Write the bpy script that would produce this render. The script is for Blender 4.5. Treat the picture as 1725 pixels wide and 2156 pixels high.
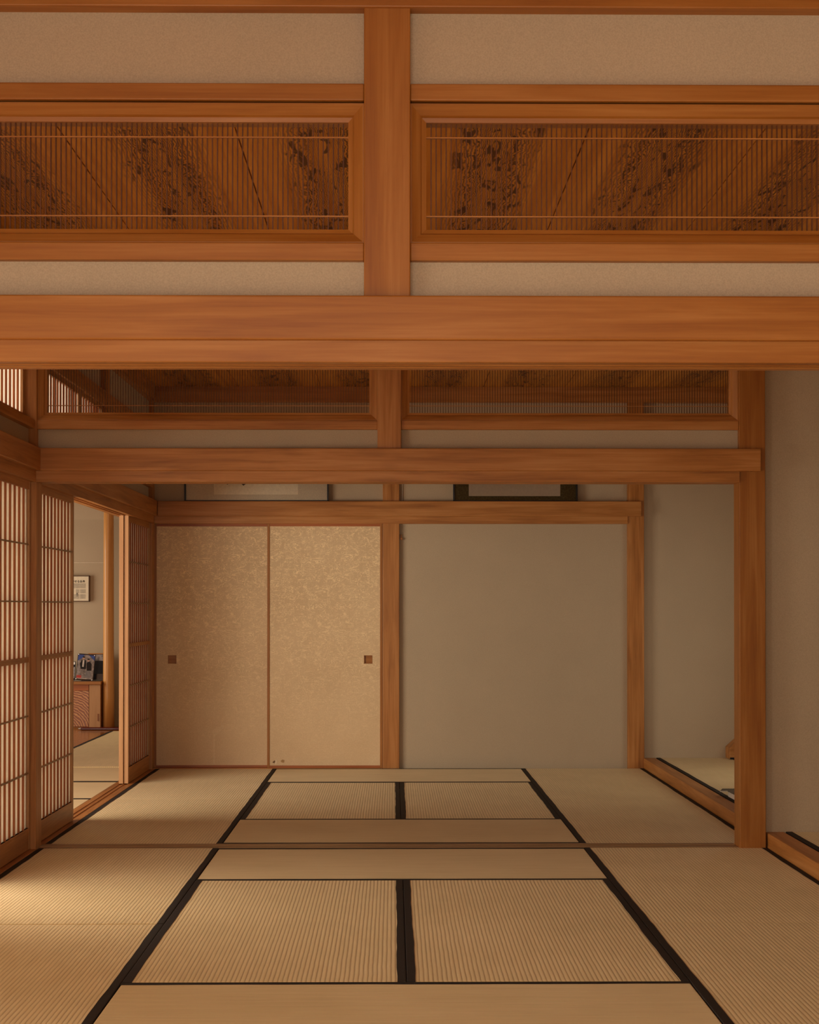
import bpy, math, random
from mathutils import Vector
for o in list(bpy.data.objects):
    bpy.data.objects.remove(o)
SC = bpy.context.scene
COL = SC.collection
random.seed(7)

# ------------------------------------------------------------------ camera
cam_d = bpy.data.cameras.new('camera')
cam = bpy.data.objects.new('camera', cam_d)
COL.objects.link(cam)
F_PX = 3227.4
cam_d.sensor_fit = 'VERTICAL'
cam_d.sensor_height = 36.0
cam_d.lens = F_PX / 2156 * 36.0
cam_d.shift_x = 0.0
cam_d.shift_y = (1251.7 - 1078) / 2156
cam_d.clip_start = 0.05
cam.location = (0, 0, 1.187)
cam.rotation_euler = (math.pi / 2 + 0.00836, 0, -0.01047)
SC.camera = cam

# ------------------------------------------------------------------ view
SC.view_settings.view_transform = 'Standard'
SC.view_settings.look = 'None'
SC.view_settings.gamma = 1.0
SC.view_settings.exposure = 0.10
SC.view_settings.use_curve_mapping = False
SC.cycles.max_bounces = 10
SC.cycles.diffuse_bounces = 6
SC.cycles.use_denoising = True
SC.cycles.sample_clamp_indirect = 4.0

# ------------------------------------------------------------------ daylight
W = bpy.data.worlds.new('world')
SC.world = W
W.use_nodes = True
W.node_tree.nodes['Background'].inputs[0].default_value = (1.0, 0.82, 0.62, 1)
W.node_tree.nodes['Background'].inputs[1].default_value = 0.05


def area(name, loc, rot, sx, sy, power, col):
    d = bpy.data.lights.new(name, 'AREA')
    d.shape = 'RECTANGLE'
    d.size = sx
    d.size_y = sy
    d.energy = power
    d.color = col
    o = bpy.data.objects.new(name, d)
    o.location = loc
    o.rotation_euler = rot
    COL.objects.link(o)
    return o


DAY = (1.0, 0.87, 0.70)
HP = math.pi / 2
# garden windows of the left room (face +X): long run beside the near rooms, short one by the log post
area('window_light_garden', (-4.42, 2.0, 1.15), (0, -HP, 0), 1.7, 6.0, 240, DAY)
area('window_light_garden_far', (-4.42, 6.9, 1.15), (0, -HP, 0), 1.7, 3.8, 225, DAY)
area('window_light_garden_end', (-4.42, 14.3, 1.15), (0, -HP, 0), 1.5, 1.2, 30, DAY)
# soft light added behind the camera for the near lintel wall (faces +Y)
area('soft_light_rear', (-0.5, -1.42, 1.35), (HP, 0, 0), 2.4, 1.7, 72, (1.0, 0.92, 0.82))
# low side window of the far alcove (faces -X)
area('window_light_alcove', (2.86, 9.9, 0.85), (0, HP, 0), 1.1, 1.3, 6, DAY)


# ------------------------------------------------------------------ helpers
def new_mat(name):
    m = bpy.data.materials.new(name)
    m.use_nodes = True
    nt = m.node_tree
    b = nt.nodes['Principled BSDF']
    return m, nt, b


def N(nt, t, **kw):
    n = nt.nodes.new(t)
    for k, v in kw.items():
        setattr(n, k, v)
    return n


def math_n(nt, op, a, b=None, clamp=False):
    n = nt.nodes.new('ShaderNodeMath')
    n.operation = op
    n.use_clamp = clamp
    for i, v in enumerate((a, b)):
        if v is None:
            continue
        if isinstance(v, (int, float)):
            n.inputs[i].default_value = v
        else:
            nt.links.new(v, n.inputs[i])
    return n.outputs[0]


def ramp(nt, fac, stops):
    r = nt.nodes.new('ShaderNodeValToRGB')
    while len(r.color_ramp.elements) < len(stops):
        r.color_ramp.elements.new(0.5)
    for e, (p, c) in zip(r.color_ramp.elements, stops):
        e.position = p
        e.color = (c[0], c[1], c[2], 1)
    nt.links.new(fac, r.inputs[0])
    return r.outputs[0]


def mix(nt, fac, a, b, blend='MIX'):
    n = nt.nodes.new('ShaderNodeMix')
    n.data_type = 'RGBA'
    n.blend_type = blend
    for idx, v in ((0, fac), (6, a), (7, b)):
        if isinstance(v, (int, float)):
            n.inputs[idx].default_value = v
        elif isinstance(v, tuple):
            n.inputs[idx].default_value = (v[0], v[1], v[2], 1)
        else:
            nt.links.new(v, n.inputs[idx])
    return n.outputs[2]


def noise(nt, vec, scale, detail=3.0, rough=0.5, dist=0.0):
    n = nt.nodes.new('ShaderNodeTexNoise')
    n.inputs['Scale'].default_value = scale
    n.inputs['Detail'].default_value = detail
    n.inputs['Roughness'].default_value = rough
    n.inputs['Distortion'].default_value = dist
    nt.links.new(vec, n.inputs['Vector'])
    return n.outputs['Fac']


def coords(nt, scale=(1, 1, 1), rand=True):
    tc = nt.nodes.new('ShaderNodeTexCoord')
    v = tc.outputs['Object']
    if rand:
        oi = nt.nodes.new('ShaderNodeObjectInfo')
        mu = nt.nodes.new('ShaderNodeVectorMath')
        mu.operation = 'SCALE'
        mu.inputs[0].default_value = (7.3, 5.1, 9.7)
        nt.links.new(oi.outputs['Random'], mu.inputs['Scale'])
        ad = nt.nodes.new('ShaderNodeVectorMath')
        ad.operation = 'ADD'
        nt.links.new(v, ad.inputs[0])
        nt.links.new(mu.outputs[0], ad.inputs[1])
        v = ad.outputs[0]
    mp = nt.nodes.new('ShaderNodeMapping')
    mp.inputs['Scale'].default_value = scale
    nt.links.new(v, mp.inputs['Vector'])
    return mp.outputs[0]


def bump(nt, b, height, strength=0.3, dist=0.002):
    n = nt.nodes.new('ShaderNodeBump')
    n.inputs['Strength'].default_value = strength
    n.inputs['Distance'].default_value = dist
    nt.links.new(height, n.inputs['Height'])
    nt.links.new(n.outputs[0], b.inputs['Normal'])


_wood = {}


def wood(axis, tone='honey'):
    key = (axis, tone)
    if key in _wood:
        return _wood[key]
    tones = {
        'honey': ((0.24, 0.075, 0.010), (0.33, 0.122, 0.020), (0.42, 0.180, 0.045)),
        'aged': ((0.25, 0.088, 0.017), (0.43, 0.175, 0.042), (0.55, 0.26, 0.085)),
        'grey': ((0.20, 0.11, 0.045), (0.31, 0.18, 0.08), (0.40, 0.25, 0.12)),
        'cedar': ((0.36, 0.17, 0.065), (0.46, 0.24, 0.10), (0.54, 0.30, 0.14)),
        'pale': ((0.44, 0.19, 0.050), (0.55, 0.26, 0.075), (0.64, 0.33, 0.11)),
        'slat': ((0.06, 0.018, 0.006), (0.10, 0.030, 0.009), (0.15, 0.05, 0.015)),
        'dark': ((0.16, 0.055, 0.018), (0.26, 0.095, 0.032), (0.34, 0.13, 0.05)),
        'red': ((0.22, 0.055, 0.014), (0.36, 0.105, 0.026), (0.46, 0.15, 0.045)),
    }
    lo, mid, hi = tones[tone]
    m, nt, b = new_mat('wood_%s_%s' % (tone, axis))
    s = {'x': (0.9, 13, 13), 'y': (13, 0.9, 13), 'z': (13, 13, 0.9)}[axis]
    v = coords(nt, s)
    n1 = noise(nt, v, 1.6, 5, 0.55, 0.6)
    fs = tuple(a * 7 if a > 5 else a * 2.2 for a in s)
    n2 = noise(nt, coords(nt, fs), 1.5, 4, 0.6)
    f = math_n(nt, 'ADD', math_n(nt, 'MULTIPLY', n1, 0.7), math_n(nt, 'MULTIPLY', n2, 0.3))
    c = ramp(nt, f, [(0.30, lo), (0.50, mid), (0.70, hi)])
    # knots and stains
    k = noise(nt, coords(nt, {'x': (2, 6, 6), 'y': (6, 2, 6), 'z': (6, 6, 2)}[axis]), 1.4, 2, 0.5)
    c = mix(nt, math_n(nt, 'MULTIPLY', math_n(nt, 'SUBTRACT', k, 0.62, True), 2.2, True), c, lo)
    nt.links.new(c, b.inputs['Base Color'])
    b.inputs['Roughness'].default_value = 0.42
    b.inputs['Specular IOR Level'].default_value = 0.35
    bump(nt, b, n2, 0.12, 0.001)
    _wood[key] = m
    return m


def plain(name, col, rough=0.6, metal=0.0, spec=0.4, var=0.12, vs=40):
    m, nt, b = new_mat(name)
    n1 = noise(nt, coords(nt), vs, 3, 0.6)
    dk = tuple(x * (1 - var) for x in col)
    lt = tuple(min(1, x * (1 + var)) for x in col)
    nt.links.new(ramp(nt, n1, [(0.35, dk), (0.65, lt)]), b.inputs['Base Color'])
    b.inputs['Roughness'].default_value = rough
    b.inputs['Metallic'].default_value = metal
    b.inputs['Specular IOR Level'].default_value = spec
    return m


def plaster_mat(name, col):
    m, nt, b = new_mat(name)
    v = coords(nt, rand=False)
    n1 = noise(nt, v, 260, 3, 0.7)
    n2 = noise(nt, v, 3.5, 3, 0.5)
    f = math_n(nt, 'ADD', math_n(nt, 'MULTIPLY', n1, 0.85), math_n(nt, 'MULTIPLY', n2, 0.15))
    c = ramp(nt, f, [(0.35, tuple(x * 0.90 for x in col)), (0.65, tuple(x * 1.1 for x in col))])
    nt.links.new(c, b.inputs['Base Color'])
    b.inputs['Roughness'].default_value = 0.9
    b.inputs['Specular IOR Level'].default_value = 0.15
    bump(nt, b, n1, 0.35, 0.0015)
    return m


PLASTER = plaster_mat('sandy_plaster', (0.47, 0.375, 0.26))
PLASTER_PALE = plaster_mat('pale_plaster', (0.43, 0.34, 0.235))


def tatami_mat(axis, name, tint=1.0):
    """rush matting, ridges running along `axis`"""
    m, nt, b = new_mat(name)
    tc = nt.nodes.new('ShaderNodeTexCoord')
    sp = nt.nodes.new('ShaderNodeSeparateXYZ')
    nt.links.new(tc.outputs['Object'], sp.inputs[0])
    across = sp.outputs[0] if axis == 'y' else sp.outputs[1]
    wob = noise(nt, tc.outputs['Object'], 9, 2)
    ph = math_n(nt, 'ADD', math_n(nt, 'MULTIPLY', across, 2 * math.pi / 0.0150), math_n(nt, 'MULTIPLY', wob, 1.6))
    sn = math_n(nt, 'ABSOLUTE', math_n(nt, 'SINE', math_n(nt, 'MULTIPLY', ph, 0.5)))
    groove = math_n(nt, 'POWER', sn, 0.5)
    sc = (60, 3.0, 1) if axis == 'y' else (3.0, 60, 1)
    n1 = noise(nt, coords(nt, sc), 1.2, 3, 0.6)
    n2 = noise(nt, coords(nt, (2.2, 2.2, 1)), 1.0, 3, 0.55)
    f = math_n(nt, 'ADD', math_n(nt, 'MULTIPLY', n1, 0.45), math_n(nt, 'MULTIPLY', n2, 0.55))
    base = ramp(nt, f, [(0.35, (0.66 * tint, 0.50 * tint, 0.23 * tint)), (0.52, (0.74 * tint, 0.575 * tint, 0.285 * tint)),
                        (0.68, (0.80 * tint, 0.64 * tint, 0.345 * tint))])
    c = mix(nt, math_n(nt, 'SUBTRACT', 1.0, groove, True), base, (0.46, 0.33, 0.16))
    nt.links.new(c, b.inputs['Base Color'])
    b.inputs['Roughness'].default_value = 0.55
    b.inputs['Specular IOR Level'].default_value = 0.4
    b.inputs['Sheen Weight'].default_value = 0.2
    b.inputs['Sheen Roughness'].default_value = 0.45
    b.inputs['Sheen Tint'].default_value = (1.0, 0.9, 0.68, 1)
    fib = noise(nt, coords(nt, (500, 40, 1) if axis == 'y' else (40, 500, 1)), 1.0, 2)
    bump(nt, b, math_n(nt, 'ADD', groove, math_n(nt, 'MULTIPLY', fib, 0.12)), 0.6, 0.0020)
    return m


TAT_Y = tatami_mat('y', 'rush_ridges_along_depth')
TAT_X = tatami_mat('x', 'rush_ridges_across')
HERI = plain('black_cloth_border', (0.022, 0.016, 0.013), 0.8, 0, 0.25, 0.3, 400)


def paper_mat(name, col, transl=0.5):
    m, nt, b = new_mat(name)
    nt.nodes.remove(b)
    out = [n for n in nt.nodes if n.type == 'OUTPUT_MATERIAL'][0]
    c = ramp(nt, noise(nt, coords(nt), 60, 3, 0.6), [(0.3, tuple(x * 0.93 for x in col)), (0.7, col)])
    d = nt.nodes.new('ShaderNodeBsdfDiffuse')
    t = nt.nodes.new('ShaderNodeBsdfTranslucent')
    mx = nt.nodes.new('ShaderNodeMixShader')
    mx.inputs[0].default_value = transl
    nt.links.new(c, d.inputs[0])
    nt.links.new(c, t.inputs[0])
    nt.links.new(d.outputs[0], mx.inputs[1])
    nt.links.new(t.outputs[0], mx.inputs[2])
    nt.links.new(mx.outputs[0], out.inputs[0])
    return m


PAPER = paper_mat('shoji_paper', (0.93, 0.90, 0.84), 0.66)


def ceiling_mat():
    m, nt, b = new_mat('figured_cedar_ceiling')
    tc = nt.nodes.new('ShaderNodeTexCoord')
    sp = nt.nodes.new('ShaderNodeSeparateXYZ')
    nt.links.new(tc.outputs['Object'], sp.inputs[0])
    X, Y = sp.outputs[0], sp.outputs[1]
    u = math_n(nt, 'FRACT', math_n(nt, 'DIVIDE', math_n(nt, 'ADD', X, 5.35 + 0.601 * 0.0), 0.6015))
    c = math_n(nt, 'ABSOLUTE', math_n(nt, 'SUBTRACT', u, 0.5))          # 0 centre .. 0.5 edge
    big = noise(nt, coords(nt, (7.0, 2.2, 1), False), 1.0, 3, 0.6, 0.6)
    fine = noise(nt, coords(nt, (16, 11, 1), False), 1.0, 3, 0.6, 0.8)
    mid = math_n(nt, 'SUBTRACT', 1.0, math_n(nt, 'MULTIPLY', math_n(nt, 'ABSOLUTE', math_n(nt, 'SUBTRACT', c, 0.10)), 4.6), True)
    amp = math_n(nt, 'ADD', math_n(nt, 'MULTIPLY', mid, 0.055), 0.004)
    rings = math_n(nt, 'ADD', c, math_n(nt, 'MULTIPLY', fine, amp))
    rings = math_n(nt, 'ADD', rings, math_n(nt, 'MULTIPLY', big, math_n(nt, 'ADD', math_n(nt, 'MULTIPLY', mid, 0.10), 0.02)))
    s = math_n(nt, 'SINE', math_n(nt, 'MULTIPLY', rings, 430))
    line = math_n(nt, 'POWER', math_n(nt, 'MULTIPLY', math_n(nt, 'ADD', s, 1.0), 0.5), 1.6)
    patchy = noise(nt, coords(nt, (3.5, 1.2, 1), False), 1.0, 2)
    fade = math_n(nt, 'MULTIPLY', math_n(nt, 'MULTIPLY', mid, 1.25, True), math_n(nt, 'MULTIPLY', math_n(nt, 'SUBTRACT', patchy, 0.22, True), 4.5, True))
    flame = noise(nt, coords(nt, (21, 4.5, 1), False), 1.3, 3, 0.55, 1.0)
    fl = math_n(nt, 'MULTIPLY', math_n(nt, 'SUBTRACT', flame, 0.565, True), 16.0, True)
    fl = math_n(nt, 'MULTIPLY', fl, math_n(nt, 'MULTIPLY', mid, 1.6, True))
    dark = math_n(nt, 'ADD', math_n(nt, 'MULTIPLY', line, fade), fl, True)
    basen = noise(nt, coords(nt, (30, 0.8, 1), False), 1.2, 3)
    base = ramp(nt, basen, [(0.35, (0.48, 0.185, 0.020)), (0.65, (0.62, 0.27, 0.040))])
    col = mix(nt, math_n(nt, 'MULTIPLY', dark, 0.93), base, (0.045, 0.010, 0.003))
    nt.links.new(col, b.inputs['Base Color'])
    b.inputs['Roughness'].default_value = 0.5
    b.inputs['Specular IOR Level'].default_value = 0.3
    return m


CEIL = ceiling_mat()


class MB:
    def __init__(s):
        s.v = []
        s.f = []
        s.uv = None

    def box(s, x0, x1, y0, y1, z0, z1):
        n = len(s.v)
        s.v += [(x0, y0, z0), (x1, y0, z0), (x1, y1, z0), (x0, y1, z0), (x0, y0, z1), (x1, y0, z1), (x1, y1, z1), (x0, y1, z1)]
        s.f += [tuple(n + i for i in q) for q in ((0, 3, 2, 1), (4, 5, 6, 7), (0, 1, 5, 4), (1, 2, 6, 5), (2, 3, 7, 6), (3, 0, 4, 7))]
        return s

    def prism(s, pts, axis, a, b):
        """closed 2-D outline extruded along axis from a to b"""
        n = len(s.v)
        k = len(pts)

        def P(p, t):
            if axis == 'y':
                return (p[0], t, p[1])
            if axis == 'x':
                return (t, p[0], p[1])
            return (p[0], p[1], t)
        s.v += [P(p, a) for p in pts] + [P(p, b) for p in pts]
        for i in range(k):
            j = (i + 1) % k
            s.f.append((n + i, n + j, n + k + j, n + k + i))
        s.f.append(tuple(n + i for i in reversed(range(k))))
        s.f.append(tuple(n + k + i for i in range(k)))
        return s

    def lathe(s, cx, cy, prof, seg=24, wob=None):
        n = len(s.v)
        for (r, z) in prof:
            for i in range(seg):
                a = 2 * math.pi * i / seg
                rr = r * (1 + (wob(a, z) if wob else 0))
                s.v.append((cx + rr * math.cos(a), cy + rr * math.sin(a), z))
        for k in range(len(prof) - 1):
            for i in range(seg):
                j = (i + 1) % seg
                s.f.append((n + k * seg + i, n + k * seg + j, n + (k + 1) * seg + j, n + (k + 1) * seg + i))
        s.f.append(tuple(n + i for i in reversed(range(seg))))
        t = n + (len(prof) - 1) * seg
        s.f.append(tuple(t + i for i in range(seg)))
        return s

    def tube(s, p0, p1, r, seg=12, r1=None):
        p0, p1 = Vector(p0), Vector(p1)
        r1 = r if r1 is None else r1
        d = (p1 - p0).normalized()
        u = d.orthogonal().normalized()
        w = d.cross(u)
        n = len(s.v)
        for p, rr in ((p0, r), (p1, r1)):
            for i in range(seg):
                a = 2 * math.pi * i / seg
                q = p + (u * math.cos(a) + w * math.sin(a)) * rr
                s.v.append(tuple(q))
        for i in range(seg):
            j = (i + 1) % seg
            s.f.append((n + i, n + j, n + seg + j, n + seg + i))
        s.f.append(tuple(n + i for i in reversed(range(seg))))
        s.f.append(tuple(n + seg + i for i in range(seg)))
        return s

    def quad(s, a, b, c, d):
        n = len(s.v)
        s.v += [a, b, c, d]
        s.f.append((n, n + 1, n + 2, n + 3))
        return s

    def build(s, name, mat, parent=None, bevel=0.0, smooth=False):
        me = bpy.data.meshes.new(name)
        off = Vector(parent_world(parent))
        me.from_pydata([tuple(Vector(v) - off) for v in s.v], [], s.f)
        me.materials.append(mat)
        import bmesh as _bm
        bm = _bm.new()
        bm.from_mesh(me)
        _bm.ops.recalc_face_normals(bm, faces=bm.faces[:])
        bm.to_mesh(me)
        bm.free()
        if smooth:
            me.polygons.foreach_set('use_smooth', [True] * len(me.polygons))
        me.update()
        o = bpy.data.objects.new(name, me)
        COL.objects.link(o)
        if parent is not None:
            o.parent = parent
        if bevel:
            md = o.modifiers.new('edge', 'BEVEL')
            md.width = bevel
            md.segments = 2
            md.limit_method = 'ANGLE'
        return o


def parent_world(p):
    v = Vector((0, 0, 0))
    while p is not None:
        v += p.location
        p = p.parent
    return v


def thing(name, label, cat, loc, group=None):
    o = bpy.data.objects.new(name, None)
    o.empty_display_size = 0.1
    COL.objects.link(o)
    o.location = loc
    return tag(o, label, cat, group)


def tag(o, label, cat, group=None):
    o['label'] = label
    o['category'] = cat
    if group:
        o['group'] = group
    return o


_trim = [0]


def struct(o, label, cat):
    o['kind'] = 'structure'
    o['label'] = label
    o['category'] = cat
    return o


def beam(x0, x1, y0, y1, z0, z1, axis, label, tone='honey', bev=0.003, cat='beam'):
    _trim[0] += 1
    o = MB().box(x0, x1, y0, y1, z0, z1).build('trim_%d' % _trim[0], wood(axis, tone), None, bev)
    return struct(o, label, cat)


def slab(name, x0, x1, y0, y1, z0, z1, mat, label, cat='wall'):
    o = MB().box(x0, x1, y0, y1, z0, z1).build(name, mat)
    return struct(o, label, cat)


# shared heights
Z_KAMOI, Z_NAG0, Z_NAG1 = 1.803, 1.857, 1.968
Z_R0, Z_R1 = 2.065, 2.110          # rail under the transom
Z_T0, Z_T1 = 2.466, 2.514          # rail over the transom
Z_C0, Z_CEIL = 2.700, 2.815        # cornice rail, ceiling
XL, XR = -1.755, 1.838             # faces of the wall posts left and right
W1, W2, W3 = 3.860, 7.550, 11.300  # front faces of the posts in the three cross walls
T = 0.12

# ------------------------------------------------------------------ shell
slab('floor', -4.6, 3.0, -1.6, 15.5, -0.16, -0.06, wood('y', 'dark'), 'dark subfloor boards under the straw mats', 'floor')
slab('wall_left', -4.6, -4.46, -1.6, 8.0 - 9.2, 0, 2.9, PLASTER_PALE, 'outer plaster wall of the side room behind the camera')
o = MB()
o.box(-4.6, -4.46, -1.6, 15.5, -0.16, 0.2).box(-4.6, -4.46, -1.6, 15.5, 2.1, 2.9)
o.box(-4.6, -4.46, 8.9, 13.6, 0.2, 2.1).box(-4.6, -4.46, 15.0, 15.5, 0.2, 2.1)
struct(o.build('wall_outer', PLASTER_PALE), 'outer wall of the side room with long garden window openings', 'wall')
slab('wall_rear', -4.6, 3.0, -1.6, -1.5, -0.1, 2.9, PLASTER, 'plain plaster wall behind the camera')
slab('wall_right', 1.96, 2.06, -1.5, 3.86, -0.1, 2.85, PLASTER, 'plaster wall on the right of the front room')
slab('wall_alcove_near', 2.74, 2.84, 3.86, 7.66, -0.1, 2.85, PLASTER, 'side wall of the near alcove')
o = MB().box(2.90, 3.0, 7.66, 11.5, -0.1, 0.28).box(2.90, 3.0, 7.66, 11.5, 1.45, 2.85).box(2.90, 3.0, 7.66, 9.1, 0.28, 1.45).box(2.90, 3.0, 10.7, 11.5, 0.28, 1.45)
struct(o.build('wall_alcove_far', PLASTER), 'side wall of the far alcove with a low window opening', 'wall')
slab('wall_partition', -1.90, -1.80, 11.42, 15.45, -0.1, 2.85, PLASTER_PALE, 'partition wall behind the sliding doors, right of the log post')
slab('wall_side_end', -4.6, -1.8, 15.30, 15.45, -0.1, 2.85, PLASTER_PALE, 'pale plaster end wall of the side room with the framed notice')
o = MB().box(-4.45, -1.9, 15.285, 15.30, 2.062, 2.40)
struct(o.build('trim_90', PLASTER), 'darker hanging wall band across the top of the side room end wall', 'trim')
o = MB().box(-4.45, -2.78, 15.297, 15.30, 1.630, 1.634)
struct(o.build('trim_91', plain('joint_line', (0.62, 0.53, 0.4), 0.8)), 'thin pale joint line across the side room end wall', 'trim')
slab('ceiling_side', -4.6, -1.875, -1.6, 15.5, 2.62, 2.70, wood('y', 'honey'), 'wooden ceiling of the side room', 'ceiling')


# ceilings: wide planks running away from the viewer, with open joints
def ceiling(name, y0, y1, label, x1=2.95):
    mb = MB()
    xs = -5.35 + 0.6015 * 6          # joint positions  (-1.741, -1.139 ...)
    x = xs - 0.6015
    while x < x1:
        mb.box(x + 0.0025, x + 0.599, y0, y1, Z_CEIL, Z_CEIL + 0.012)
        x += 0.6015
    mb.box(-1.9, x1, y0, y1, Z_CEIL + 0.014, Z_CEIL + 0.03)
    return struct(mb.build(name, CEIL), label, 'ceiling')


ceiling('ceiling_front', -1.5, W1 + 0.02, 'cedar plank ceiling over the front room', 2.0)
ceiling('ceiling_near', W1 + 0.08, W2 + 0.02, 'strongly figured cedar plank ceiling seen through the near transoms')
ceiling('ceiling_far', W2 + 0.08, W3 + 0.1, 'dim cedar plank ceiling of the far room')


# ------------------------------------------------------------------ transom (ranma): mitred frame + fine lattice
def ring(mb, x0, x1, z0, z1, prof, y):
    """sweep profile (inset, depth) around the rectangle"""
    n = len(mb.v)
    k = len(prof)
    for (w, d) in prof:
        mb.v += [(x0 + w, y + d, z0 + w), (x1 - w, y + d, z0 + w), (x1 - w, y + d, z1 - w), (x0 + w, y + d, z1 - w)]
    for i in range(k):
        j = (i + 1) % k
        for a in range(4):
            b = (a + 1) % 4
            mb.f.append((n + i * 4 + a, n + i * 4 + b, n + j * 4 + b, n + j * 4 + a))


def transom(x0, x1, y, label, group, tone='honey'):
    zc = (Z_R1 + Z_T0) / 2
    r = thing('transom_panel', label, 'transom', ((x0 + x1) / 2, y + 0.03, Z_R1), group)
    prof = [(0, 0.0), (0.004, 0.0), (0.026, 0.015), (0.030, 0.022), (0.041, 0.026), (0.041, 0.066), (0, 0.066)]
    mb = MB()
    ring(mb, x0, x1, Z_R1, Z_T0, prof, y)
    fr = mb.build('frame', wood('x', tone), r)
    # stiles read as separate mitred pieces: own grain through a second material
    fr.data.materials.append(wood('z', tone))
    for p in fr.data.polygons:
        c = p.center + Vector(parent_world(r))
        if (c.x < x0 + 0.045 or c.x > x1 - 0.045) and abs(c.z - zc) < 0.05:
            p.material_index = 1
    xi0, xi1, zi0, zi1 = x0 + 0.041, x1 - 0.041, Z_R1 + 0.041, Z_T0 - 0.041
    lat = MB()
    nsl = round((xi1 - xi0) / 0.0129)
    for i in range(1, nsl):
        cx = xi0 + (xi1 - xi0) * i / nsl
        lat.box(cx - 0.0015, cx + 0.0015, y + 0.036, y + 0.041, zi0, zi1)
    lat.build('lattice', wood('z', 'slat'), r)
    ba = MB()
    for bz in (zi0 + 0.036, zi1 - 0.036):
        ba.box(xi0, xi1, y + 0.033, y + 0.0435, bz - 0.0014, bz + 0.0014)
    ba.build('lattice_bar', wood('x', 'aged'), r)
    return r


def cross_wall(y, name, upper, xl=XL - 0.06, xr=XR, tone='honey', open_below=True, posts=True):
    """rails, plaster strips, transoms over an opening"""
    px0, px1 = (-0.0745, 0.0425) if y < 5 else (-0.079, 0.038)
    xr_in = xr - 0.129
    ww = {W1: 'near lintel wall', W2: 'middle wall'}[y]
    mb = MB()
    for a, b in ((xl, px0), (px1, xr_in)):
        mb.box(a, b, y + 0.035, y + 0.085, Z_NAG1 - 0.02, Z_R0)
        mb.box(a, b, y + 0.035, y + 0.085, Z_T1, Z_C0)
    struct(mb.build(name, PLASTER), 'beige plaster strips above and below the transoms of the %s' % ww, 'wall')
    for (a, b, sd) in ((xl, px0, 'left'), (px1, xr_in, 'right')):
        beam(a, b, y + 0.012, y + 0.108, Z_R0, Z_R1, 'x', 'wooden rail under the %s transom of the %s' % (sd, ww), tone)
        beam(a, b, y + 0.012, y + 0.108, Z_T0 + 0.005, Z_T1, 'x', 'wooden rail over the %s transom of the %s' % (sd, ww), tone)
    beam(px0, px1, y, y + T, Z_NAG1 - 0.005, Z_C0 + 0.01, 'z', 'short square post between the two transoms of the %s' % ww, tone, 0.003, 'post')
    beam(xl, xr_in if y > 5 else xr, y - 0.01, y + 0.13, Z_C0, Z_CEIL, 'x', 'ceiling rail along the top of the %s' % ww, tone)
    # door head with two tracks, then the wide front board
    _trim[0] += 1
    hb = MB()
    za, zb = Z_KAMOI, Z_NAG0 + 0.03
    a, b = y - 0.012, y + 0.115
    g = [(a, zb), (a, za), (a + 0.035, za), (a + 0.035, za + 0.012), (a + 0.055, za + 0.012), (a + 0.055, za), (a + 0.072, za),
         (a + 0.072, za + 0.012), (a + 0.092, za + 0.012), (a + 0.092, za), (b, za), (b, zb)]
    hb.prism(g, 'x', xl, xr_in if y > 5 else xr)
    struct(hb.build('trim_%d' % _trim[0], wood('x', tone), None, 0.002), 'grooved door head under the broad beam of the %s' % ww, 'beam')
    beam(xl + 0.04, xr - 0.028 if y > 5 else xr, y - 0.030, y + 0.02, Z_NAG0, Z_NAG1, 'x',
         'broad wooden beam across the %s' % ww, tone, 0.004)


cross_wall(W1, 'wall_front', True, tone='honey')
cross_wall(W2, 'wall_middle', True, tone='aged')
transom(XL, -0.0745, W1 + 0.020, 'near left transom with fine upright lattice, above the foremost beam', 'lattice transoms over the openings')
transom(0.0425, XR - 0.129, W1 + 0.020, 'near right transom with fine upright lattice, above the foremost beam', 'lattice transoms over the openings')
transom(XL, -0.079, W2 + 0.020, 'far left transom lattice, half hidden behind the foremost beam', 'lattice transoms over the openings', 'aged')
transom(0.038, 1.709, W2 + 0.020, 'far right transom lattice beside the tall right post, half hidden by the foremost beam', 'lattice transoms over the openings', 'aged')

# ------------------------------------------------------------------ posts
beam(1.709, XR, W2, W2 + 0.125, -0.02, Z_CEIL, 'z', 'tall square post at the right of the middle opening', 'honey', 0.003, 'post')
beam(XL - 0.12, XL, W2, W2 + 0.12, -0.02, Z_CEIL, 'z', 'square post at the left of the middle opening, between paper screens', 'aged', 0.003, 'post')
beam(XL - 0.12, XL, W1 - 0.01, W1 + 0.11, -0.02, Z_CEIL, 'z', 'left post of the near lintel wall', 'honey', 0.003, 'post')
beam(1.709, XR, W1, W1 + 0.125, -0.02, Z_CEIL, 'z', 'right post of the near lintel wall', 'honey', 0.003, 'post')
beam(XL - 0.12, XL - 0.01, W3 - 0.06, W3 + 0.10, -0.02, Z_CEIL, 'z', 'dark corner post left of the sliding doors', 'aged', 0.003, 'post')
beam(-0.0795, 0.043, W3, W3 + 0.12, -0.02, Z_CEIL, 'z', 'middle post of the far wall beside the sliding doors', 'aged', 0.003, 'post')
beam(1.7296, 1.8525, W3, W3 + 0.12, -0.02, Z_CEIL, 'z', 'right post of the far wall at the alcove corner', 'aged', 0.003, 'post')

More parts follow.
